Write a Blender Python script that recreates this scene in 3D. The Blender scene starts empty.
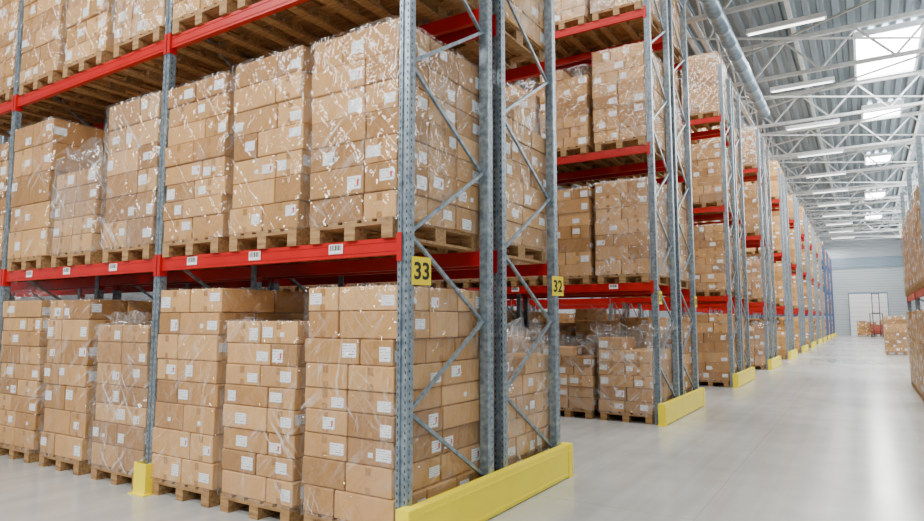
import bpy, bmesh, math, random
from mathutils import Vector, Matrix, noise
scene=bpy.context.scene
COL=scene.collection
MESH={}
def link(o,parent=None):
    COL.objects.link(o)
    if parent is not None: o.parent=parent
    return o
def obj(name,mesh,loc=(0,0,0),parent=None,rot=(0,0,0),scale=(1,1,1),label=None,cat=None,group=None,kind=None):
    o=bpy.data.objects.new(name,mesh); o.location=loc; o.rotation_euler=rot; o.scale=scale
    if mesh is None: o.empty_display_size=.1
    link(o,parent)
    if label: o["label"]=label
    if cat: o["category"]=cat
    if group: o["group"]=group
    if kind: o["kind"]=kind
    return o

# ---------------------------------------------------------------- materials
def mat(name):
    m=bpy.data.materials.new(name); m.use_nodes=True
    nt=m.node_tree; b=nt.nodes["Principled BSDF"]
    return m,nt,b
def N(nt,t,**k):
    n=nt.nodes.new(t)
    for a,v in k.items():
        if a.startswith("i_"): n.inputs[int(a[2:])].default_value=v
        else: setattr(n,a,v)
    return n
def ramp(nt,src,stops):
    r=nt.nodes.new("ShaderNodeValToRGB"); e=r.color_ramp.elements
    while len(e)<len(stops): e.new(.5)
    for i,(p,c) in enumerate(stops):
        e[i].position=p; e[i].color=c if len(c)==4 else (*c,1)
    nt.links.new(src,r.inputs[0]); return r
def noise_tex(nt,scale,detail=3,coord="Object",mapscale=None,rot=None):
    tc=N(nt,"ShaderNodeTexCoord"); n=N(nt,"ShaderNodeTexNoise")
    n.inputs["Scale"].default_value=scale; n.inputs["Detail"].default_value=detail
    s=tc.outputs[coord]
    if rot:
        mp=N(nt,"ShaderNodeMapping"); mp.inputs["Rotation"].default_value=rot
        nt.links.new(s,mp.inputs[0]); s=mp.outputs[0]
    if mapscale:
        mp=N(nt,"ShaderNodeMapping"); mp.inputs["Scale"].default_value=mapscale
        nt.links.new(s,mp.inputs[0]); s=mp.outputs[0]
    nt.links.new(s,n.inputs["Vector"]); return n
def simple(name,c1,c2,scale=8,rough=.5,metal=0,mapscale=None,bump=0):
    m,nt,b=mat(name); n=noise_tex(nt,scale,3,"Object",mapscale)
    r=ramp(nt,n.outputs["Fac"],[(.3,c1),(.7,c2)]); nt.links.new(r.outputs[0],b.inputs["Base Color"])
    b.inputs["Roughness"].default_value=rough; b.inputs["Metallic"].default_value=metal
    return m
# cardboard
m,nt,b=mat("cardboard"); CARD=m
oi=N(nt,"ShaderNodeObjectInfo"); ge=N(nt,"ShaderNodeNewGeometry")
ad=N(nt,"ShaderNodeMath",operation="ADD"); nt.links.new(oi.outputs["Random"],ad.inputs[0]); nt.links.new(ge.outputs["Random Per Island"],ad.inputs[1])
fr=N(nt,"ShaderNodeMath",operation="FRACT"); nt.links.new(ad.outputs[0],fr.inputs[0])
r=ramp(nt,fr.outputs[0],[(0,(.36,.18,.058)),(.3,(.54,.295,.105)),(.7,(.70,.405,.16)),(.88,(.52,.275,.095)),(1,(.40,.20,.065))])
n=noise_tex(nt,5,4); r2=ramp(nt,n.outputs["Fac"],[(.3,(.86,.85,.84)),(.7,(1.05,1.04,1.03))])
mx=N(nt,"ShaderNodeMix",data_type="RGBA",blend_type="MULTIPLY"); mx.inputs[0].default_value=1
nt.links.new(r.outputs[0],mx.inputs[6]); nt.links.new(r2.outputs[0],mx.inputs[7]); nt.links.new(mx.outputs[2],b.inputs["Base Color"])
b.inputs["Roughness"].default_value=.75; b.inputs["Specular IOR Level"].default_value=.25
TAPE=simple("packing_tape",(.34,.165,.05),(.44,.225,.075),12,.18)
# printed label
m,nt,b=mat("shipping_label"); LABEL=m
tc=N(nt,"ShaderNodeTexCoord"); sp=N(nt,"ShaderNodeSeparateXYZ"); nt.links.new(tc.outputs["UV"],sp.inputs[0])
mp=N(nt,"ShaderNodeMapping"); mp.inputs["Scale"].default_value=(14,5,1); nt.links.new(tc.outputs["UV"],mp.inputs[0])
n=N(nt,"ShaderNodeTexNoise"); n.inputs["Scale"].default_value=1.3; nt.links.new(mp.outputs[0],n.inputs["Vector"])
ln=N(nt,"ShaderNodeMath",operation="MULTIPLY",i_1=32.0); nt.links.new(sp.outputs[1],ln.inputs[0])
sn=N(nt,"ShaderNodeMath",operation="SINE"); nt.links.new(ln.outputs[0],sn.inputs[0])
g1=N(nt,"ShaderNodeMath",operation="GREATER_THAN",i_1=0.35); nt.links.new(sn.outputs[0],g1.inputs[0])
g2=N(nt,"ShaderNodeMath",operation="GREATER_THAN",i_1=0.52); nt.links.new(n.outputs["Fac"],g2.inputs[0])
mu=N(nt,"ShaderNodeMath",operation="MULTIPLY"); nt.links.new(g1.outputs[0],mu.inputs[0]); nt.links.new(g2.outputs[0],mu.inputs[1])
r=ramp(nt,mu.outputs[0],[(0,(.95,.97,.99)),(1,(.14,.18,.25))]); nt.links.new(r.outputs[0],b.inputs["Base Color"]); b.inputs["Roughness"].default_value=.5
# barcode
m,nt,b=mat("barcode_print"); BARC=m
tc=N(nt,"ShaderNodeTexCoord"); mp=N(nt,"ShaderNodeMapping"); mp.inputs["Scale"].default_value=(17,.01,1); nt.links.new(tc.outputs["UV"],mp.inputs[0])
n=N(nt,"ShaderNodeTexNoise"); n.inputs["Scale"].default_value=1.0; n.inputs["Detail"].default_value=3; nt.links.new(mp.outputs[0],n.inputs["Vector"])
g2=N(nt,"ShaderNodeMath",operation="GREATER_THAN",i_1=0.48); nt.links.new(n.outputs["Fac"],g2.inputs[0])
sp=N(nt,"ShaderNodeSeparateXYZ"); nt.links.new(tc.outputs["UV"],sp.inputs[0]); g3=N(nt,"ShaderNodeMath",operation="GREATER_THAN",i_1=0.3); nt.links.new(sp.outputs[1],g3.inputs[0])
mu=N(nt,"ShaderNodeMath",operation="MULTIPLY"); nt.links.new(g2.outputs[0],mu.inputs[0]); nt.links.new(g3.outputs[0],mu.inputs[1])
r=ramp(nt,mu.outputs[0],[(0,(.9,.9,.9)),(1,(.01,.01,.01))]); nt.links.new(r.outputs[0],b.inputs["Base Color"])
WOOD=simple("pallet_wood",(.20,.105,.038),(.48,.28,.115),5,.75,0,(1,8,8))
RED=simple("red_powder_coat",(.43,.002,.002),(.52,.005,.004),3,.36)
BLUE=simple("blue_powder_coat",(.05,.09,.20),(.07,.12,.25),3,.4)
GALV=simple("galvanised_steel",(.13,.18,.225),(.33,.40,.45),22,.34,.4)
HOLE=simple("slot_shadow",(.02,.025,.03),(.035,.04,.045),5,.8)
YEL=simple("yellow_paint",(.95,.76,.0),(1.0,.82,.0),4,.4)
SIGNY=simple("sign_yellow",(.90,.68,.0),(.94,.72,.0),4,.45)
INK=simple("black_print",(.01,.01,.01),(.02,.02,.02),4,.5)
REDINK=simple("red_print",(.6,.02,.01),(.65,.03,.02),4,.5)
TRUSS=simple("white_steel",(.52,.53,.51),(.66,.67,.64),4,.5,.1)
DUCT=simple("duct_zinc",(.14,.21,.27),(.27,.35,.42),9,.35,.5)
DARK=simple("machine_dark",(.03,.03,.04),(.06,.06,.07),4,.5)
ORANGE=simple("machine_orange",(.35,.04,.01),(.4,.06,.02),4,.4)
WHITEP=simple("white_panel",(.82,.84,.85),(.9,.91,.92),.6,.5)
CEIL=simple("ribbed_roof_sheet",(.15,.20,.235),(.22,.275,.31),.4,.45,.25)
def cladding(name,c1,c2,axis):
    m,nt,b=mat(name); n=noise_tex(nt,.3,3); r=ramp(nt,n.outputs["Fac"],[(.3,c1),(.7,c2)])
    nt.links.new(r.outputs[0],b.inputs["Base Color"]); b.inputs["Roughness"].default_value=.5
    tc=N(nt,"ShaderNodeTexCoord"); w=N(nt,"ShaderNodeTexWave"); w.bands_direction=axis; w.inputs["Scale"].default_value=1.2
    nt.links.new(tc.outputs["Object"],w.inputs["Vector"])
    bp=N(nt,"ShaderNodeBump"); bp.inputs["Strength"].default_value=.5; bp.inputs["Distance"].default_value=.05
    nt.links.new(w.outputs["Fac"],bp.inputs["Height"]); nt.links.new(bp.outputs[0],b.inputs["Normal"]); return m
WALL=cladding("wall_cladding",(.42,.47,.51),(.50,.55,.58),"Z")
WALLB=cladding("wall_cladding_blue",(.20,.28,.36),(.26,.34,.42),"Z")
# floor
m,nt,b=mat("polished_concrete"); FLOOR=m
n=noise_tex(nt,.3,5); n2=noise_tex(nt,2.2,6); n5=noise_tex(nt,1,4,"Object",(5,.12,1))
r=ramp(nt,n.outputs["Fac"],[(.3,(.42,.43,.415)),(.7,(.54,.55,.535))]); r2=ramp(nt,n2.outputs["Fac"],[(.3,(.90,.90,.895)),(.65,(1.01,1.01,1.01))])
mx=N(nt,"ShaderNodeMix",data_type="RGBA",blend_type="MULTIPLY"); mx.inputs[0].default_value=1
nt.links.new(r.outputs[0],mx.inputs[6]); nt.links.new(r2.outputs[0],mx.inputs[7])
tc=N(nt,"ShaderNodeTexCoord"); br=N(nt,"ShaderNodeTexBrick"); br.offset=0; br.inputs["Scale"].default_value=1
br.inputs["Brick Width"].default_value=6.26; br.inputs["Row Height"].default_value=6.26; br.inputs["Mortar Size"].default_value=.006; br.inputs["Mortar Smooth"].default_value=.2
br.inputs["Color1"].default_value=(1,1,1,1); br.inputs["Color2"].default_value=(1,1,1,1); br.inputs["Mortar"].default_value=(.8,.8,.8,1)
mpp=N(nt,"ShaderNodeMapping"); mpp.inputs["Location"].default_value=(1.2,1.0,0); nt.links.new(tc.outputs["Object"],mpp.inputs[0]); nt.links.new(mpp.outputs[0],br.inputs["Vector"])
mx2=N(nt,"ShaderNodeMix",data_type="RGBA",blend_type="MULTIPLY"); mx2.inputs[0].default_value=1
nt.links.new(mx.outputs[2],mx2.inputs[6]); nt.links.new(br.outputs["Color"],mx2.inputs[7])
r5=ramp(nt,n5.outputs["Fac"],[(.4,(.91,.91,.91)),(.6,(1.02,1.02,1.02))]); mx3=N(nt,"ShaderNodeMix",data_type="RGBA",blend_type="MULTIPLY"); mx3.inputs[0].default_value=1
nt.links.new(mx2.outputs[2],mx3.inputs[6]); nt.links.new(r5.outputs[0],mx3.inputs[7]); nt.links.new(mx3.outputs[2],b.inputs["Base Color"])
rr=ramp(nt,n.outputs["Fac"],[(.3,(.15,)*3),(.7,(.24,)*3)]); nt.links.new(rr.outputs[0],b.inputs["Roughness"])
# stretch film : UV in metres (perimeter, height)
def film(name,lo,hi,base=.05,cover=0.0):
    m,nt,b=mat(name)
    out=nt.nodes["Material Output"]
    def mth(op,x,y):
        q=N(nt,"ShaderNodeMath",operation=op,use_clamp=False)
        for i,v in enumerate((x,y)):
            if isinstance(v,(int,float)): q.inputs[i].default_value=v
            else: nt.links.new(v,q.inputs[i])
        return q.outputs[0]
    def crease_glint(rot,sc,wd,det=2):  # pale crease lines, with film highlights painted in as white streaks
        n=noise_tex(nt,1.0,det,"UV",sc,(0,0,rot)); n.inputs["Distortion"].default_value=.2
        d=mth("ABSOLUTE",mth("SUBTRACT",n.outputs["Fac"],.5),0)
        return ramp(nt,d,[(0,(1,)*3),(wd,(.5,)*3),(wd*3,(0,)*3)]).outputs[0],n
    a1,n1=crease_glint(.85,(9,.55,1),.006); a2,n2_=crease_glint(-.7,(8,.5,1),.006); a3,n3_=crease_glint(.1,(13,.6,1),.005)
    def mask(s,a,c,rot=None):
        q=noise_tex(nt,s,2,"UV"); q.inputs["Distortion"].default_value=.6
        tc_=q.inputs["Vector"].links[0].from_socket
        mp_=N(nt,"ShaderNodeMapping"); mp_.inputs["Location"].default_value=(s*7,s*3,0); nt.links.new(tc_,mp_.inputs[0]); nt.links.new(mp_.outputs[0],q.inputs["Vector"])
        return ramp(nt,q.outputs["Fac"],[(a,(0,)*3),(c,(1,)*3)]).outputs[0],q
    k1,q1=mask(1.3,.44-cover,.66-cover); k2,q2=mask(1.7,.46-cover,.68-cover); k3,q3=mask(1.2,.5-cover,.7-cover)
    s=mth("ADD",mth("MULTIPLY",a1,k1),mth("ADD",mth("MULTIPLY",a2,k2),mth("MULTIPLY",a3,k3)))
    g,qg=mask(1.1,.58-cover,.88-cover)  # broad pale patches paint a soft sheen onto the film
    fac=mth("ADD",mth("ADD",mth("MULTIPLY",s,hi),lo),mth("MULTIPLY",g,hi*.25)); fac=mth("MINIMUM",fac,.88)
    b.inputs["Base Color"].default_value=(.95,.96,.97,1); b.inputs["Roughness"].default_value=.16; b.inputs["Specular IOR Level"].default_value=1
    hgt=mth("ADD",n1.outputs["Fac"],mth("ADD",n2_.outputs["Fac"],n3_.outputs["Fac"]))
    bp=N(nt,"ShaderNodeBump"); bp.inputs["Strength"].default_value=1.0; bp.inputs["Distance"].default_value=.06
    nt.links.new(hgt,bp.inputs["Height"]); nt.links.new(bp.outputs[0],b.inputs["Normal"])
    gl=N(nt,"ShaderNodeBsdfGlossy"); gl.inputs["Roughness"].default_value=.09; nt.links.new(bp.outputs[0],gl.inputs["Normal"])
    tr=N(nt,"ShaderNodeBsdfTransparent"); lw=N(nt,"ShaderNodeLayerWeight"); lw.inputs[0].default_value=.2
    fg=ramp(nt,lw.outputs["Facing"],[(0,(base,)*3),(.5,(base*1.4,)*3),(1,(.35,)*3)])
    m0=N(nt,"ShaderNodeMixShader"); nt.links.new(fg.outputs[0],m0.inputs[0]); nt.links.new(tr.outputs[0],m0.inputs[1]); nt.links.new(gl.outputs[0],m0.inputs[2])
    ms=N(nt,"ShaderNodeMixShader")
    nt.links.new(fac,ms.inputs[0]); nt.links.new(m0.outputs[0],ms.inputs[1]); nt.links.new(b.outputs[0],ms.inputs[2])
    nt.links.new(ms.outputs[0],out.inputs["Surface"]); return m
FILM=film("stretch_film",.002,.44,.085,.0); FILMH=film("stretch_film_thick",.02,.56,.13,.06)
def emis(name,c,s):
    m,nt,b=mat(name); n=noise_tex(nt,2,1); r=ramp(nt,n.outputs["Fac"],[(0,c),(1,c)])
    nt.links.new(r.outputs[0],b.inputs["Emission Color"]); b.inputs["Emission Strength"].default_value=s; return m
GLOW=emis("lamp_tube",(1,.99,.96),6); SKYL=emis("skylight_panel",(.95,.98,1),22)

# ---------------------------------------------------------------- mesh builder
class MB:
    def __init__(s): s.v=[];s.f=[];s.m=[];s.uv=[]
    def face(s,pts,m=0,uv=None):
        b=len(s.v); s.v+= [tuple(p) for p in pts]; s.f.append(tuple(range(b,b+len(pts)))); s.m.append(m); s.uv.append(uv)
    def hexa(s,P,m=0):
        b=len(s.v); s.v+=[tuple(p) for p in P]
        for q in ((0,3,2,1),(4,5,6,7),(0,1,5,4),(1,2,6,5),(2,3,7,6),(3,0,4,7)):
            s.f.append(tuple(b+i for i in q)); s.m.append(m); s.uv.append(None)
    def box(s,x0,x1,y0,y1,z0,z1,m=0):
        s.hexa([(x0,y0,z0),(x1,y0,z0),(x1,y1,z0),(x0,y1,z0),(x0,y0,z1),(x1,y0,z1),(x1,y1,z1),(x0,y1,z1)],m)
    def bar(s,p,q,w,h,up=(0,0,1),m=0):
        p=Vector(p);q=Vector(q);d=(q-p).normalized();a=d.cross(Vector(up))
        if a.length<1e-4: a=d.cross(Vector((1,0,0)))
        a.normalize(); c=a.cross(d); a=a*w/2; c=c*h/2
        s.hexa([p-a-c,p+a-c,q+a-c,q-a-c,p-a+c,p+a+c,q+a+c,q-a+c],m)
    def prism(s,pr,z0,z1,m=0,ax="z"):
        n=len(pr); b=len(s.v)
        for z in (z0,z1):
            for (x,y) in pr: s.v.append((x,y,z) if ax=="z" else ((x,z,y) if ax=="y" else (z,x,y)))
        for i in range(n):
            j=(i+1)%n; s.f.append((b+i,b+j,b+n+j,b+n+i)); s.m.append(m); s.uv.append(None)
        s.f.append(tuple(b+i for i in reversed(range(n)))); s.m.append(m); s.uv.append(None)
        s.f.append(tuple(b+n+i for i in range(n))); s.m.append(m); s.uv.append(None)
    def merge(s,o,T=None):
        b=len(s.v)
        s.v+=[tuple(T@Vector(p)) for p in o.v] if T is not None else list(o.v)
        s.f+=[tuple(i+b for i in f) for f in o.f]; s.m+=o.m; s.uv+=o.uv
    def mesh(s,name,mats,smooth=False):
        me=bpy.data.meshes.new(name); me.from_pydata(s.v,[],s.f)
        for x in mats: me.materials.append(x)
        me.polygons.foreach_set("material_index",s.m)
        ul=me.uv_layers.new(name="UVMap")
        for p,uv in zip(me.polygons,s.uv):
            if uv:
                for li,c in zip(p.loop_indices,uv): ul.data[li].uv=c
        if smooth: me.polygons.foreach_set("use_smooth",[True]*len(me.polygons))
        fs=[i for i,u in enumerate(s.uv) if u is None]
        if fs:
            bm=bmesh.new(); bm.from_mesh(me); bm.faces.ensure_lookup_table(); bm.normal_update()
            bmesh.ops.recalc_face_normals(bm,faces=[bm.faces[i] for i in fs]); bm.to_mesh(me); bm.free()
        me.update(); return me
UVQ=((0,0),(1,0),(1,1),(0,1))

# ---------------------------------------------------------------- cartons / pallets / film
CMATS=[CARD,LABEL,TAPE,REDINK]
def carton_geo(w,d,h,rng,bevel=True):
    mb=MB(); w-=.014; d-=.014; h-=.005
    if bevel:
        bm=bmesh.new(); bmesh.ops.create_cube(bm,size=1)
        for v in bm.verts: v.co=Vector((v.co.x*w,v.co.y*d,(v.co.z+.5)*h))
        bmesh.ops.bevel(bm,geom=list(bm.edges),offset=.009,segments=2,affect="EDGES",profile=.5)
        bm.verts.ensure_lookup_table(); mb.v=[tuple(v.co) for v in bm.verts]
        for f in bm.faces: mb.f.append(tuple(v.index for v in f.verts)); mb.m.append(0); mb.uv.append(None)
        bm.free()
    else: mb.box(-w/2,w/2,-d/2,d/2,0,h)
    e=.0015
    def onface(fc,a0,a1,z0,z1,m):
        ee=e if m==2 else 2*e
        if fc==0: P=[(a0,-d/2-ee,z0),(a1,-d/2-ee,z0),(a1,-d/2-ee,z1),(a0,-d/2-ee,z1)]
        elif fc==1: P=[(w/2+ee,a0,z0),(w/2+ee,a1,z0),(w/2+ee,a1,z1),(w/2+ee,a0,z1)]
        elif fc==2: P=[(-a0,d/2+ee,z0),(-a1,d/2+ee,z0),(-a1,d/2+ee,z1),(-a0,d/2+ee,z1)]
        else: P=[(-w/2-ee,-a0,z0),(-w/2-ee,-a1,z0),(-w/2-ee,-a1,z1),(-w/2-ee,-a0,z1)]
        mb.face(P,m,UVQ)
    L=(w,d,w,d)
    tf=(0,2) if d>=w else (1,3)
    for fc in tf:
        onface(fc,-.025,.025,h-.065,h-.009,2); onface(fc,-.025,.025,.009,.05,2)
    for fc in range(4):
        if rng.random()<(.78 if bevel else .55) and L[fc]>.25:
            lw=rng.choice((.10,.12,.135)); lh=rng.choice((.075,.085,.1)); lh=min(lh,h*.62)
            lo,hi=-L[fc]/2+.018,L[fc]/2-.018-lw
            a=rng.choice((lo,hi,hi)) if rng.random()<.85 else rng.uniform(lo,hi)
            z=rng.uniform(.02,max(.022,h-lh-.03)); onface(fc,a,a+lw,z,z+lh,1)
            if rng.random()<.25:
                x0=a+lw*.7; x1=a+lw*.84; zz=z+lh*.3; ee=.0045
                if fc in (0,1):
                    q=[(x0,zz),(x1,zz),(x1,z+lh*.75),(x0,z+lh*.75)]
                    mb.face([((u,-d/2-ee,v) if fc==0 else (w/2+ee,u,v)) for u,v in q],3,UVQ)
    if bevel and rng.random()<.3:
        fc=rng.choice((0,1)); a=rng.uniform(-.03,.03); onface(fc,a,a+.045,h*.3,h*.3+.035,1)
    return mb
def layer_cells(W,D,k):
    if k==0: return [(-W/4,-D/4,W/2,D/2),(W/4,-D/4,W/2,D/2),(-W/4,D/4,W/2,D/2),(W/4,D/4,W/2,D/2)]
    a=W*.64; b_=W-a; out=[]
    for j in range(3):
        y=-D/2+D/3*(j+.5); f=(k==1)
        if j==1: f=not f
        if f: out+=[(-W/2+a/2,y,a,D/3),(W/2-b_/2,y,b_,D/3)]
        else: out+=[(-W/2+b_/2,y,b_,D/3),(W/2-a/2,y,a,D/3)]
    return out
cc={}
def carton_mesh(w,d,h,v):
    k=(round(w,2),round(d,2),round(h,2),v)
    if k not in cc:
        cc[k]=carton_geo(w,d,h,random.Random(str(k)),True).mesh("cardboard_box",CMATS)
    return cc[k]
def pallet_geo():
    mb=MB()
    for i in range(5):
        w=.14 if i%2==0 else .1
        cx=-.33+i*.165; mb.box(cx-w/2,cx+w/2,-.6,.6,.122,.144)
    for y in (-.53,0,.53): mb.box(-.4,.4,y-.07,y+.07,.1,.122)
    for x in (-.35,0,.35):
        for y in (-.53,0,.53): mb.box(x-.05,x+.05,y-.07,y+.07,.022,.1)
        mb.box(x-.05,x+.05,-.6,.6,0,.022)
    return mb
PALLET=pallet_geo().mesh("wooden_pallet",[WOOD])
def film_geo(W,D,z0,z1,rng,loose=0):
    z0=.128
    W+=.046; D+=.046; r=.02; nz=30
    pts=[]
    nx=18; ny=24
    for i in range(nx): pts.append((-W/2+r+(W-2*r)*i/nx,-D/2,0,-1))
    for i in range(ny): pts.append((W/2,-D/2+r+(D-2*r)*i/ny,1,0))
    for i in range(nx): pts.append((W/2-r-(W-2*r)*i/nx,D/2,0,1))
    for i in range(ny): pts.append((-W/2,D/2-r-(D-2*r)*i/ny,-1,0))
    n=len(pts); mb=MB(); o=rng.uniform(0,99)
    us=[0]
    for i in range(n):
        a=pts[i]; c=pts[(i+1)%n]; us.append(us[-1]+math.hypot(a[0]-c[0],a[1]-c[1]))
    rows=[]
    for k in range(nz+1): rows.append((z0+(z1-z0)*k/nz,0))
    rows+=[(z1+.012,.03),(z1+.016,.10)]
    if loose==1: rows+=[(z1+.05,.08),(z1+.10,.05)]
    if loose==2: rows=rows[:-2]+[(z1+.04,-.03),(z1+.10,-.08),(z1+.15,-.06)]
    vs=[0]
    for k in range(1,len(rows)): vs.append(vs[-1]+max(.02,math.hypot(rows[k][0]-rows[k-1][0],rows[k][1]-rows[k-1][1])))
    sg=rng.choice((-1,1)); amp=1.6 if loose==2 else 1
    for z,ins in rows:
        for i,(x,y,nx_,ny_) in enumerate(pts):
            u=us[i]
            q=noise.noise(Vector((u*9+z*7*sg+o,z*2-u*1.5*sg,1)))*.018+noise.noise(Vector((u*5,z*14+o,2)))*.014
            q=max(q*amp,-.010)
            if ins and loose: q+=noise.noise(Vector((x*9,y*9,z*9+o)))*.07
            sx=1-ins*2/W; sy=1-ins*2/D
            zz=z+(noise.noise(Vector((x*8+o,y*8,3)))*.03 if (z==z0) else 0)
            if ins and loose: zz+=noise.noise(Vector((x*6+o,y*6,7)))*.14*(1 if z>z1+.03 else .0)
            mb.v.append((x*sx+nx_*q,y*sy+ny_*q,max(zz,.002)))
    for k in range(len(rows)-1):
        for i in range(n):
            j=(i+1)%n; mb.f.append((k*n+i,k*n+j,(k+1)*n+j,(k+1)*n+i)); mb.m.append(0)
            mb.uv.append(((us[i]+o,vs[k]),(us[i+1]+o,vs[k]),(us[i+1]+o,vs[k+1]),(us[i]+o,vs[k+1])))
    return mb
def load_spec(H,hn,rng,W=.85,D=1.19,topcut=False):
    h_tot=H-.144; nl=max(1,round(h_tot/hn)); h=h_tot/nl; out=[]
    base=rng.choice((0,1,2))
    hs=[h*rng.uniform(.86,1.14) for _ in range(nl)]; k_=h_tot/sum(hs); hs=[q*k_ for q in hs]; zc=.144
    for L in range(nl):
        h=hs[L]
        k=base if rng.random()<.35 else rng.choice((0,1,2,0))
        cells=layer_cells(W,D,k); sx,sy=rng.uniform(-.014,.014),rng.uniform(-.010,.010); la=rng.uniform(-.010,.010)
        for c in cells:
            if topcut and L==nl-1 and rng.random()<.5: continue
            out.append((c[0]+sx+rng.uniform(-.002,.002)-la*c[1],c[1]+sy+rng.uniform(-.003,.003)+la*c[0],zc,c[2],c[3],h,la+rng.uniform(-.005,.005)))
        zc+=h
    return out
LAB={"wrap":"stretch-wrapped stack of brown cardboard cartons on wooden pallet",
     "short":"shorter stretch-wrapped stack of cardboard cartons on wooden pallet",
     "messy":"uneven carton stack with loose torn stretch film on wooden pallet"}
seedc=[100]
def near_load(x,y,z,H,hn=.19,W=.85,fm=None,loose=0,label=None,group=None,topcut=False,rot=0):
    seedc[0]+=1; rng=random.Random(seedc[0])
    root=obj("pallet_load",None,(x,y,z),rot=(0,0,rot),label=label or LAB["wrap"],cat="pallet of boxes",group=group)
    obj("wooden_pallet",PALLET,(0,0,0),root)
    for (cx,cy,cz,w,d,h,a) in load_spec(H,hn,rng,W,1.19,topcut):
        hr=round(h,2); me=carton_mesh(w,d,hr,rng.randrange(5))
        obj("cardboard_box",me,(cx,cy,cz),root,(0,0,a),(1,1,h/hr))
    fme=film_geo(W,1.19,.07,H,rng,loose).mesh("stretch_film",[fm or FILM],True)
    obj("stretch_film",fme,(0,0,0),root)
    return root
STK=[]
for i in range(10):
    rng=random.Random(500+i); H=(1.62,1.5,1.7,1.72,1.4,1.66,1.58,1.74,1.22,1.32)[i]; hn=(.2,.18,.23,.19,.25,.19,.21,.17,.2,.22)[i]
    mb=MB()
    for (cx,cy,cz,w,d,h,a) in load_spec(H,hn,rng,topcut=(i in (1,4,8,9))):
        mb.merge(carton_geo(w,d,h,rng,False),Matrix.Translation((cx,cy,cz))@Matrix.Rotation(a,4,"Z"))
    st=mb.mesh("carton_stack",CMATS)
    fl=film_geo(.85,1.19,.07,H,rng,1 if i in (4,8) else 0).mesh("stretch_film",[FILMH if i in (0,4,8) else FILM],True)
    mb2=MB(); mb2.merge(mb); pg=pallet_geo(); pg.m=[4]*len(pg.m); mb2.merge(pg)
    al=mb2.mesh("pallet_load",CMATS+[WOOD]); STK.append((st,fl,al,H))
def mid_load(x,y,z,v,group=None,rot=0):
    st,fl,al,H=STK[v]
    root=obj("pallet_load",None,(x,y,z),rot=(0,0,rot),label=LAB["wrap"] if H>1.45 else LAB["short"],cat="pallet of boxes",group=group)
    obj("wooden_pallet",PALLET,(0,0,0),root); obj("carton_stack",st,(0,0,0),root); obj("stretch_film",fl,(0,0,0),root); return root
def far_load(x,y,z,v,group=None,rot=0):
    return obj("pallet_load",STK[v][2],(x,y,z),rot=(0,0,rot),label="carton stack on wooden pallet stored in tall rack",cat="pallet of boxes",group=group)

# ---------------------------------------------------------------- racks
BAY=2.87; FD=1.10; LV=[2.06,4.20,6.40]; PH=7.75
def post_geo(H,holes):
    mb=MB()
    mb.prism([(-.045,-.04),(-.016,-.04),(-.012,-.026),(.012,-.026),(.016,-.04),(.045,-.04),(.045,.03),(.036,.04),(-.036,.04),(-.045,.03)],.006,H)
    mb.box(-.06,.06,-.06,.06,0,.008)
    if holes:
        z=.08
        while z<H-.05:
            for x in (-.031,.031):
                mb.face([(x-.005,-.0412,z),(x+.005,-.0412,z),(x+.005,-.0412,z+.02),(x-.005,-.0412,z+.02)],1,UVQ)
            for s in (-1,1):
                mb.face([(s*.0462,-.012-.005,z+.01),(s*.0462,-.012+.005,z+.01),(s*.0462,-.012+.005,z+.026),(s*.0462,-.012-.005,z+.026)],1,UVQ)
            z+=.05
    return mb
POST=post_geo(PH,True).mesh("upright_post",[GALV,HOLE])
def brace_list(H):
    out=[]; z=.30; right=True
    while z+.62<H-.1:
        a=(0,FD-.045,z) if right else (0,.045,z); b_=(0,.045,z+.62) if right else (0,FD-.045,z+.62)
        out.append((a,b_)); z+=.62; right=not right
    return out
def brace_geo(a,b_,off):
    mb=MB(); A=Vector(a)+Vector((off,0,0)); B=Vector(b_)+Vector((off,0,0))
    mb.bar(A,B,.026,.004,(1,0,0)); d=(B-A).normalized(); p=d.cross(Vector((1,0,0))).normalized()*.012
    mb.bar(A+p+Vector((-.01,0,0)),B+p+Vector((-.01,0,0)),.003,.022,(1,0,0)); mb.bar(A-p+Vector((-.01,0,0)),B-p+Vector((-.01,0,0)),.003,.022,(1,0,0))
    return mb
BR=[]
for i,(a,b_) in enumerate(brace_list(PH)): BR.append(brace_geo(a,b_,.008 if i%2 else -.008).mesh("diagonal_brace",[GALV]))
hb=MB(); hb.box(-.012,.012,.04,FD-.04,.16,.2); HBAR=hb.mesh("horizontal_brace",[GALV])
def beam_geo(bay):
    mb=MB(); L=bay-.09
    mb.box(-L/2,L/2,-.025,.025,-.06,.06)
    mb.box(-L/2,L/2,-.029,-.025,-.035,-.03); mb.box(-L/2,L/2,-.029,-.025,.03,.035)
    for e in (-1,1):
        mb.box(e*L/2-.006*(e>0),e*L/2+.006*(e<0),-.045,.03,-.11,.09)
        x0,x1=sorted((e*L/2,e*(L/2+.038))); mb.box(x0,x1,-.047,-.0425,-.11,.09)
    return mb
BEAM=beam_geo(BAY).mesh("load_beam",[RED]); BEAML=beam_geo(3.13).mesh("load_beam",[RED])
fb=MB(); L_=BAY-.09; fb.box(-L_/2,L_/2,-.03,.03,-.06,.06); fb.box(-L_/2-.03,-L_/2+.01,-.045,-.03,-.1,.09); fb.box(L_/2-.01,L_/2+.03,-.045,-.03,-.1,.09)
BEAMF=fb.mesh("load_beam",[RED]); BEAMFB=fb.mesh("load_beam",[BLUE])
tg=MB(); tg.box(-.07,.07,-.002,0,-.036,.036); tg.face([(-.06,-.0045,-.03),(.06,-.0045,-.03),(.06,-.0045,.03),(-.06,-.0045,.03)],1,UVQ)
TAG=tg.mesh("barcode_label",[WHITEP,BARC])
sg=MB(); sg.box(-.001,.003,-.09,.09,-.098,.098); sg.box(.003,.0035,-.086,.086,-.093,.093)
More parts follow.
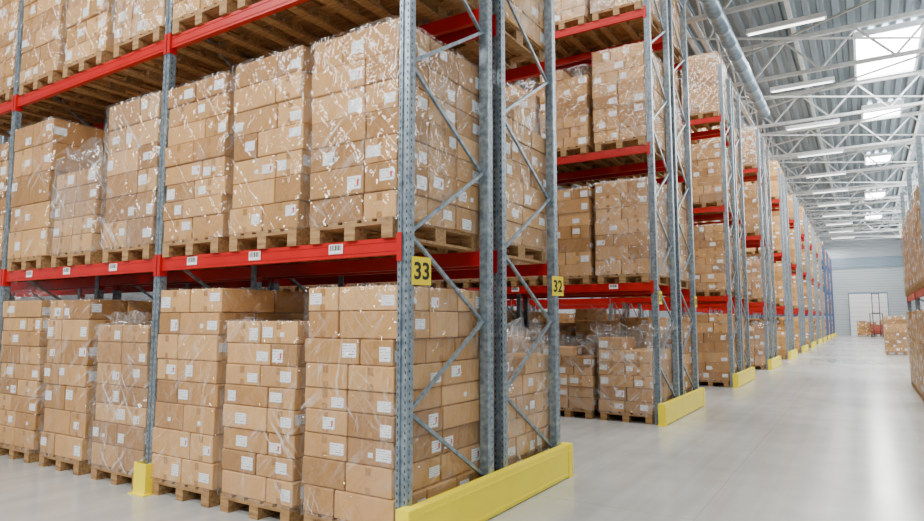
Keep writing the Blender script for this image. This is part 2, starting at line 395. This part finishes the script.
SIGN=sg.mesh("number_sign",[SIGNY])
def numeral(txt,parent,off):
    cu=bpy.data.curves.new("sign_numeral","FONT"); cu.body=txt; cu.size=.165; cu.align_x="CENTER"; cu.align_y="CENTER"; cu.offset=.004; cu.extrude=.0008
    t=bpy.data.objects.new("tmp",cu); COL.objects.link(t); bpy.context.view_layer.update()
    me=bpy.data.meshes.new_from_object(t.evaluated_get(bpy.context.evaluated_depsgraph_get())); me.name="sign_numeral"
    bpy.data.objects.remove(t); me.materials.clear(); me.materials.append(INK)
    xs=[v.co.x for v in me.vertices]; ys=[v.co.y for v in me.vertices]; cx=(min(xs)+max(xs))/2; cy=(min(ys)+max(ys))/2
    k=.142/(max(xs)-min(xs))
    for v in me.vertices: v.co.x=(v.co.x-cx)*k; v.co.y=(v.co.y-cy)
    obj("sign_numeral",me,off,parent,(math.pi/2,0,math.pi/2))
def frame_geo(H):
    mb=MB()
    mb.box(-.045,.045,-.04,.04,0,H); mb.box(-.045,.045,FD-.04,FD+.04,0,H)
    z=.3; rgt=True
    while z+.62<H-.1:
        A,B=((0,FD-.04,z),(0,.04,z+.62)) if rgt else ((0,.04,z),(0,FD-.04,z+.62)); mb.bar(A,B,.03,.02,(1,0,0),0); z+=.62; rgt=not rgt
    return mb
def rack(xe,y0,dx,nb,detail,beammesh,levels=LV,number=None,sign_y=.1,H=PH,tags=False,group=None,label=None,postmat=None,srot=0,rot=0,pos=None):
    root=obj("pallet_rack",None,(xe,y0,0),rot=(0,0,rot),label=label or "galvanised pallet rack with beams and zigzag bracing",cat="storage rack",group=group)
    pos=pos or [BAY*i for i in range(nb+1)]
    for i in range(nb+1):
        if detail:
            fr_=obj("upright_frame",None,(dx*pos[i],0,0),root)
            obj("upright_post",POST,(0,0,0),fr_); obj("upright_post",POST,(0,FD,0),fr_,(0,0,math.pi))
            for b_ in BR: obj("diagonal_brace",b_,(0,0,0),fr_)
            obj("horizontal_brace",HBAR,(0,0,0),fr_); obj("horizontal_brace",HBAR,(0,0,H-.4),fr_)
        else:
            k=(H,(postmat or GALV).name)
            if k not in MESH: MESH[k]=frame_geo(H).mesh("upright_frame",[postmat or GALV])
            obj("upright_frame",MESH[k],(dx*pos[i],0,0),root)
    for i in range(nb):
        bmsh=beammesh if pos[i+1]-pos[i]<3 else BEAML
        for z in levels:
            for s,yy in ((0,0),(math.pi,FD)):
                bo=obj("load_beam",bmsh,(dx*(pos[i]+pos[i+1])/2,yy,z),root,(0,0,s))
                if tags and s==0 and z==levels[0]:
                    for q in (-.93,-.1,.8): obj("barcode_label",TAG,(q,-.029,.008),bo)
    if number:
        s=obj("number_sign",SIGN,(.050+abs(math.sin(srot))*.075,sign_y,1.885),root,(0,0,srot))
        s["label"]="yellow plate with black number "+number
        numeral(number,s,(.0050,0,0))
    return root
def guard_geo():
    rail=MB(); L=2.62
    rail.box(-.02,.02,.06,L-.06,.01,.30); rail.box(-.06,.02,.06,L-.06,.30,.312); rail.box(.02,.024,.06,L-.06,.03,.045); rail.box(.02,.024,.06,L-.06,.255,.27)
    c=MB(); c.box(-.1,.03,-.06,.06,0,.012); c.prism([(-.08,-.05),(.02,-.05),(.028,-.042),(.028,.06),(-.08,.06)],.012,.318)
    for (yy,zz) in ((-.02,.08),(-.02,.24)): c.box(.028,.034,yy-.012,yy+.012,zz-.012,zz+.012)
    return rail.mesh("guard_rail",[YEL]),c.mesh("guard_post",[YEL])
GR,GP=guard_geo()
def guard(x,y,group=None,mir=False):
    r=obj("end_guard",None,(x,y,0),rot=(0,0,math.pi if mir else 0),label="yellow steel end-of-rack impact guard on floor",cat="guard rail",group="yellow rack end guards")
    obj("guard_rail",GR,(0,0,0),r); obj("guard_post",GP,(0,0,0),r); obj("guard_post",GP,(0,2.62,0),r,(0,0,0),(1,-1,1)); return r

PITCH=6.26; XE=-2.67; YB=3.44; Y0=3.50; R2=1.40
lt=[z+.06 for z in LV]
offs=(.485,1.435,2.385)
NP=[0,2.87,6.0,9.13,12.26]
def px(bay,i): return XE-BAY*bay-offs[i]
def pn(bay,i): return XE-NP[bay]-(offs[i] if bay==0 else (.53,1.565,2.60)[i])
ym=FD/2
rack(XE,Y0,-1,4,True,BEAM,number="33",sign_y=.09,tags=True,group="numbered pallet racks",label="galvanised rack with red beams and yellow 33 sign",srot=-.2,pos=NP)
R20=1.35
rack(XE,Y0+R20,-1,4,True,BEAM,number="32",sign_y=FD-.03,group="numbered pallet racks",label="galvanised rack with red beams and yellow 32 sign",srot=-.24,pos=NP)
guard(-2.56,3.42)
pp=MB(); pp.prism([(-.09,-.09),(.09,-.09),(.09,.02),(.078,.02),(.078,-.078),(-.078,-.078),(-.078,.02),(-.09,.02)],.008,.27); pp.box(-.12,.12,-.12,.04,0,.008)
PPM=pp.mesh("post_protector",[YEL])
obj("post_protector",PPM,(XE-BAY,Y0-.03,0),label="yellow steel post protector around rack upright foot",cat="post protector")
G="pallet loads in near racks"
ground=[(1.79,.19,0),(1.54,.165,0),(1.82,.20,0),(1.50,.19,0),(1.76,.22,0),(1.77,.19,0),(1.6,.2,0),(1.7,.2,0)]
up=[(1.60,.20,0),(1.62,.215,0),(1.60,.19,0),(1.62,.26,0),(1.20,.18,1),(1.72,.30,0),(1.6,.2,0),(1.6,.2,0)]
top=[(1.5,.2,0),(1.45,.2,0),(1.5,.2,0),(1.45,.2,1),(1.5,.22,0),(1.5,.2,0),(1.5,.2,0),(1.5,.2,0)]
for L,(z,lst) in enumerate(((0,ground),(lt[0],up),(lt[1],top))):
    for i,(H,hn,ms) in enumerate(lst):
        if L==2 and i<2:
            mid_load(pn(i//3,i%3),Y0+ym,z,(i*3+1)%8,G); continue
        lab=LAB["messy"] if ms else (LAB["short"] if H<1.56 else LAB["wrap"])
        near_load(pn(i//3,i%3),Y0+ym,z,H,hn,W=((.86,.84,.87)[i%3] if i<3 else (.88,.84,.92)[i%3]),loose=1 if (ms or (i in (3,5) and L==0)) else 0,fm=FILMH if (ms or (L==0 and i in (3,)) or (L==1 and i in (3,))) else None,label=lab,group=G,topcut=bool(ms))
rng=random.Random(3)
for L,z in enumerate([0]+lt[:2]):
    for b_ in range(3):
        for i in range(3):
            if b_==0 and i==0 and L<2: near_load(px(0,0),Y0+R20+ym+.03,z,(1.38,1.5)[L],.19,fm=FILMH if L==0 else FILM,group=G,topcut=True,loose=1)
            elif not (L==0 and b_==0 and i==1): mid_load(pn(b_,i),Y0+R20+ym+.03,z,rng.choice((0,1,2,4,5,6,8,9)),G)
# row 1
Yr=YB+PITCH
rack(XE,Yr,-1,4,True,BEAM,number="31",sign_y=.1,tags=True,group="numbered pallet racks",label="galvanised rack with red beams and yellow 31 sign")
rack(XE,Yr+R2,-1,4,True,BEAM,number="30",sign_y=FD-.0,group="numbered pallet racks",label="galvanised rack with red beams and yellow 30 sign")
guard(-2.56,Yr-.08)
g1_="pallet loads in second rack row"
for L,z in enumerate([0]+lt):
    for b_ in range(4):
        for i in range(3):
            if L==0 and b_==0:
                near_load(px(b_,i),Yr+ym,z,(1.28,1.12,1.36)[i],(.2,.17,.19)[i],loose=(2,2,1)[i],fm=FILMH,label=LAB["messy"],group=g1_,topcut=True)
                near_load(px(b_,i),Yr+R2+ym,z,(1.6,1.75,1.5)[i],.2,group=g1_,topcut=True)
                continue
            mid_load(px(b_,i),Yr+ym,z,(0,6,5)[i] if (L==1 and b_==0) else rng.randrange(8),g1_)
            if b_<3 or L==0: mid_load(px(b_,i),Yr+R2+ym,z,rng.randrange(10) if L else (3,7,2)[i],g1_)
for k in range(2,12):
    y=YB+PITCH*k; blue=k>=9; nb=3 if k<4 else 2
    for q in (0,R2):
        rack(XE,y+q,-1,nb,False,BEAMFB if blue else BEAMF,group="distant pallet racks",label="tall %s rack with %s beams full of pallets"%(("blue","blue") if blue else ("galvanised","red")),postmat=BLUE if blue else None)
    guard(-2.56,y-.08)
    for L,z in enumerate([0]+lt):
        for i in range((6 if L==0 else 3) if k==2 else (3 if k<6 else 2)):
            if k==2 and i>2: mid_load(px(1,i-3),y+ym,z,(3,7,2)[i-3],"pallet loads in distant racks"); continue
            if rng.random()<.94: (mid_load if (k<=3) else far_load)(px(0,i),y+ym,z,rng.randrange(10),"pallet loads in distant racks")
            if rng.random()<.94: far_load(px(0,i),y+R2+ym,z,rng.randrange(10),"pallet loads in distant racks")
# low rack along the right wall, beams parallel to aisle
rack(.93,13.25,-1,2,False,BEAMF,levels=[2.06],H=4.7,group="low pallet racks by the wall",label="low galvanised rack along the wall with wrapped pallets",rot=-math.pi/2)
for b_ in range(2):
    for L,z in enumerate((0,2.12)):
        for i in range(3):
            near_load(.93+.53,13.25+BAY*b_+offs[i],z,((1.7,1.6,1.75),(1.75,1.7,1.6))[L][i],.2,group="pallet loads by the wall",rot=-math.pi/2)
mid_load(1.14,35.6,0,7,None,0)
for (x,y,v) in ((-.3,74.5,1),(.5,75.8,4),(2.0,73.0,6),(1.6,75.9,0),(2.6,66,2)): far_load(x,y,0,v,"pallets waiting by the end wall")

# ---------------------------------------------------------------- shell
CH=11.0; XL=-19.0; XW=4.4; YN=-9.0; YF=78.0
def slab(name,x0,x1,y0,y1,z0,z1,m):
    mb=MB(); mb.box(x0,x1,y0,y1,z0,z1); return obj(name,mb.mesh(name,[m]),kind="structure")
slab("floor",XL-.2,XW+.2,YN,YF+.2,-.2,0,FLOOR)
slab("wall_left",XL-.2,XL,YN,YF,0,CH,WALL)
slab("wall_right",XW,XW+.2,YN,YF,0,CH,WALL)
slab("wall_back",XL,XW,YF,YF+.2,0,CH,WALL)
slab("trim_1",XL,XW,YF-.12,YF,7.0,8.1,WALLB)
mb=MB(); x=XL; P=[]
while x<XW:
    P+=[(x,CH),(x+.16,CH),(x+.2,CH+.09),(x+.34,CH+.09)]; x+=.38
for (xx,zz) in P: mb.v+=[(xx,YN,zz),(xx,YF,zz)]
for i in range(len(P)-1): mb.f.append((2*i,2*i+1,2*i+3,2*i+2)); mb.m.append(0); mb.uv.append(None)
obj("ceiling",mb.mesh("ceiling",[CEIL]),kind="structure")
n_=0
for (y,hy,hx) in ((26.2,2.2,.9),(33.5,.9,.7),(43.5,1.0,.6),(56,1.2,.6),(68,1.2,.6)):
    for x in (1.1,-8):
        n_+=1; sk=MB(); sk.box(x-hx,x+hx,y-hy,y+hy,CH-.08,CH-.04,1)
        for s in (-1,1): sk.box(x+s*(hx+.03)-.04,x+s*(hx+.03)+.04,y-hy-.05,y+hy+.05,CH-.18,CH,0); sk.box(x-hx-.05,x+hx+.05,y+s*(hy+.03)-.04,y+s*(hy+.03)+.04,CH-.18,CH,0)
        obj("window_%d"%n_,sk.mesh("window",[WHITEP,SKYL]),kind="structure")
for y in range(20,76,7):
    n_+=1; sk=MB(); sk.box(XW-.03,XW-.01,y,y+5,8.6,10.4,1)
    sk.box(XW-.06,XW,y-.06,y,8.55,10.45,0); sk.box(XW-.06,XW,y+5,y+5.06,8.55,10.45,0); sk.box(XW-.06,XW,y,y+5,8.54,8.6,0); sk.box(XW-.06,XW,y,y+5,10.4,10.46,0)
    for q in (1.25,2.5,3.75): sk.box(XW-.06,XW,y+q-.03,y+q+.03,8.6,10.4,0)
    obj("window_%d"%n_,sk.mesh("window",[WHITEP,SKYL]),kind="structure")
d=MB(); d.box(-1.3,2.0,YF-.1,YF-.02,0,4.3,0)
for z in range(1,9): d.box(-1.3,2.0,YF-.11,YF-.1,z*.48,z*.48+.02,1)
for x in (-1.4,2.0): d.box(x,x+.1,YF-.14,YF,0,4.4,1)
d.box(-1.4,2.1,YF-.14,YF,4.3,4.45,1)
obj("door_1",d.mesh("door",[WHITEP,DUCT]),kind="structure")
# trusses
mb=MB(); zb,zt=9.55,10.72
mb.box(XL,XW,-.06,.06,zb,zb+.11); mb.box(XL,XW,-.07,.07,zt,zt+.13)
x=XL+.2; f=True
while x+1.0<XW:
    mb.bar((x,0,zb+.07 if f else zt),(x+1.0,0,zt if f else zb+.07),.06,.06); x+=1.0; f=not f
TR=mb.mesh("roof_truss",[TRUSS])
for i in range(12): obj("roof_truss",TR,(0,11.5+i*5.7,0),label="white steel lattice truss under ribbed roof",cat="roof truss",group="roof trusses")
mb=MB(); mb.box(-.06,.06,YN,YF,10.88,11.0); PU=mb.mesh("roof_purlin",[TRUSS])
for x in (-16.5,-13.5,-10.5,-7.5,-4.5,-1.5,2.6): obj("roof_purlin",PU,(x,0,0),label="white steel purlin running along the roof",cat="roof beam",group="roof purlins")
mb=MB(); mb.box(-.06,.06,8,YF,9.7,9.8); y=8; f=True
while y+1.425<YF:
    mb.bar((0,y,9.78 if f else 10.9),(0,y+1.425,10.9 if f else 9.78),.05,.05); y+=1.425; f=not f
LG=mb.mesh("roof_girder",[TRUSS])
for x in (-3.6,3.2): obj("roof_girder",LG,(x,0,0),label="white lattice girder running along the roof",cat="roof beam",group="roof girders")
mb=MB()
mb.bar((-6.5,0,9.68),(2.8,5.7,9.68),.05,.05); mb.bar((2.8,0,9.74),(-6.5,5.7,9.74),.05,.05)
CB=mb.mesh("roof_cross_brace",[TRUSS])
for i in range(0,11): obj("roof_cross_brace",CB,(.4,11.5+5.7*i,0),label="white diagonal steel bracing between trusses",cat="roof brace",group="roof braces")
def tube_geo(r,L,n=24,ribs=True):
    mb=MB(); ys=[]; y=0
    while y<L: ys+=[(y,r),(y+.9,r),(y+.91,r*1.05),(y+.97,r*1.05),(y+.98,r)]; y+=1.0
    for (yy,rr_) in ys:
        for i in range(n): a=2*math.pi*i/n; mb.v.append((rr_*math.cos(a),yy,rr_*math.sin(a)))
    for k in range(len(ys)-1):
        for i in range(n):
            j=(i+1)%n; mb.f.append((k*n+i,k*n+j,(k+1)*n+j,(k+1)*n+i)); mb.m.append(0); mb.uv.append(None)
    mb.f.append(tuple(range(n))); mb.m.append(0); mb.uv.append(None)
    mb.f.append(tuple((len(ys)-1)*n+i for i in range(n))); mb.m.append(0); mb.uv.append(None)
    return mb
dr=obj("ventilation_duct",None,(-2.75,9,9.1),label="round galvanised ventilation duct hung below roof trusses",cat="duct")
obj("duct_pipe",tube_geo(.2,16).mesh("duct_pipe",[DUCT],True),(0,0,0),dr)
hg=MB(); hg.bar((0,0,.2),(0,0,1.95),.02,.02); hm=hg.mesh("hanger_rod",[GALV])
for y in (2.3,7.9,13.6): obj("hanger_rod",hm,(0,y,0),dr)
mb=MB(); mb.box(-.95,.95,-.09,.09,.05,.13); mb.prism([(-.11,0),(.11,0),(.09,.05),(-.09,.05)],-.95,.95,0,"x"); LH=mb.mesh("lamp_housing",[WHITEP])
mb=MB(); mb.box(-.9,.9,-.045,.045,-.025,0)
LTB=mb.mesh("lamp_tube",[GLOW])
mb=MB(); mb.bar((0,0,.13),(0,0,1.68),.012,.012); LHG=mb.mesh("hanger_rod",[GALV])
for i in range(11):
    y=18.3+5.15*i
    lp=obj("strip_lamp",None,(-1.4,y,9.32),label="white strip lamp hanging on rods from the roof",cat="lamp",group="ceiling strip lamps")
    obj("lamp_housing",LH,(0,0,0),lp); obj("lamp_tube",LTB,(0,0,0),lp)
    for s in (-.8,.8): obj("hanger_rod",LHG,(s,0,0),lp)
# reach truck
T=obj("reach_truck",None,(.9,72,0),label="dark reach truck with raised tall mast on the aisle",cat="forklift")
def part(n,fn,mt,p=T,loc=(0,0,0)):
    m_=MB(); fn(m_); return obj(n,m_.mesh(n,[mt]),loc,p)
def f1(m_): m_.prism([(-.6,.25),(.7,.25),(.7,1.0),(.35,1.15),(-.1,1.15),(-.2,.7),(-.6,.6)],-.5,.5,0,"x")
part("chassis",f1,ORANGE)
def f2(m_):
    for s in (-.28,.28): m_.box(s-.035,s+.035,-1.1,-1.0,.05,4.1)
    for z in (.3,2.2,4.0): m_.box(-.28,.28,-1.08,-1.02,z,z+.06)
part("mast",f2,DARK)
def f3(m_):
    for s in (-.25,.25): m_.box(s-.05,s+.05,-2.1,-1.1,.08,.13); m_.box(s-.05,s+.05,-1.15,-1.1,.08,.7)
part("fork",f3,DARK)
def f4(m_):
    for sx in (-.5,.5):
        for sy in (-.45,.5): m_.box(sx-.03,sx+.03,sy-.03,sy+.03,.9,2.15)
    m_.box(-.55,.55,-.5,.55,2.15,2.2)
part("overhead_guard",f4,DARK)
for s in (-.45,.45):
    def f5(m_):
        m_.box(s-.07,s+.07,-1.6,-.5,.06,.2)
        for y in (-1.5,.4): m_.prism([(y+.16*math.cos(a*math.pi/6),.16+.16*math.sin(a*math.pi/6)) for a in range(12)],s-.05,s+.05,0,"x")
    part("wheel_arm",f5,DARK)

# ---------------------------------------------------------------- lights
def area(x,y,z,sx,sy,e,rot=(0,0,0),c=(1,.98,.94)):
    l=bpy.data.lights.new("area","AREA"); l.shape="RECTANGLE"; l.size=sx; l.size_y=sy; l.energy=e; l.color=c
    o=bpy.data.objects.new("overhead_area_light",l); o.location=(x,y,z); o.rotation_euler=rot; COL.objects.link(o)
area(-6,-1.0,9.2,12,1.2,820); area(-5,-5.5,8.5,12,1.2,1700,(math.radians(32),0,0))  # second one is an added front light, unseen, tilted at the near rack faces
for k in range(0,12): area(-6,YB+PITCH*k+4.3,9.2,9,.8,430)
for k in range(8): area(.6,8+k*9,9.25,1.2,6,440)
w=bpy.data.worlds.new("world"); scene.world=w; w.use_nodes=True
w.node_tree.nodes["Background"].inputs[0].default_value=(.97,.98,1,1); w.node_tree.nodes["Background"].inputs[1].default_value=.2

cam=bpy.data.cameras.new("camera"); cam.lens=24.74; cam.sensor_width=36; cam.clip_end=300
co=bpy.data.objects.new("camera",cam); co.location=(0,0,1.54); co.rotation_euler=(math.radians(95.4),0,math.radians(32.3)); COL.objects.link(co); scene.camera=co
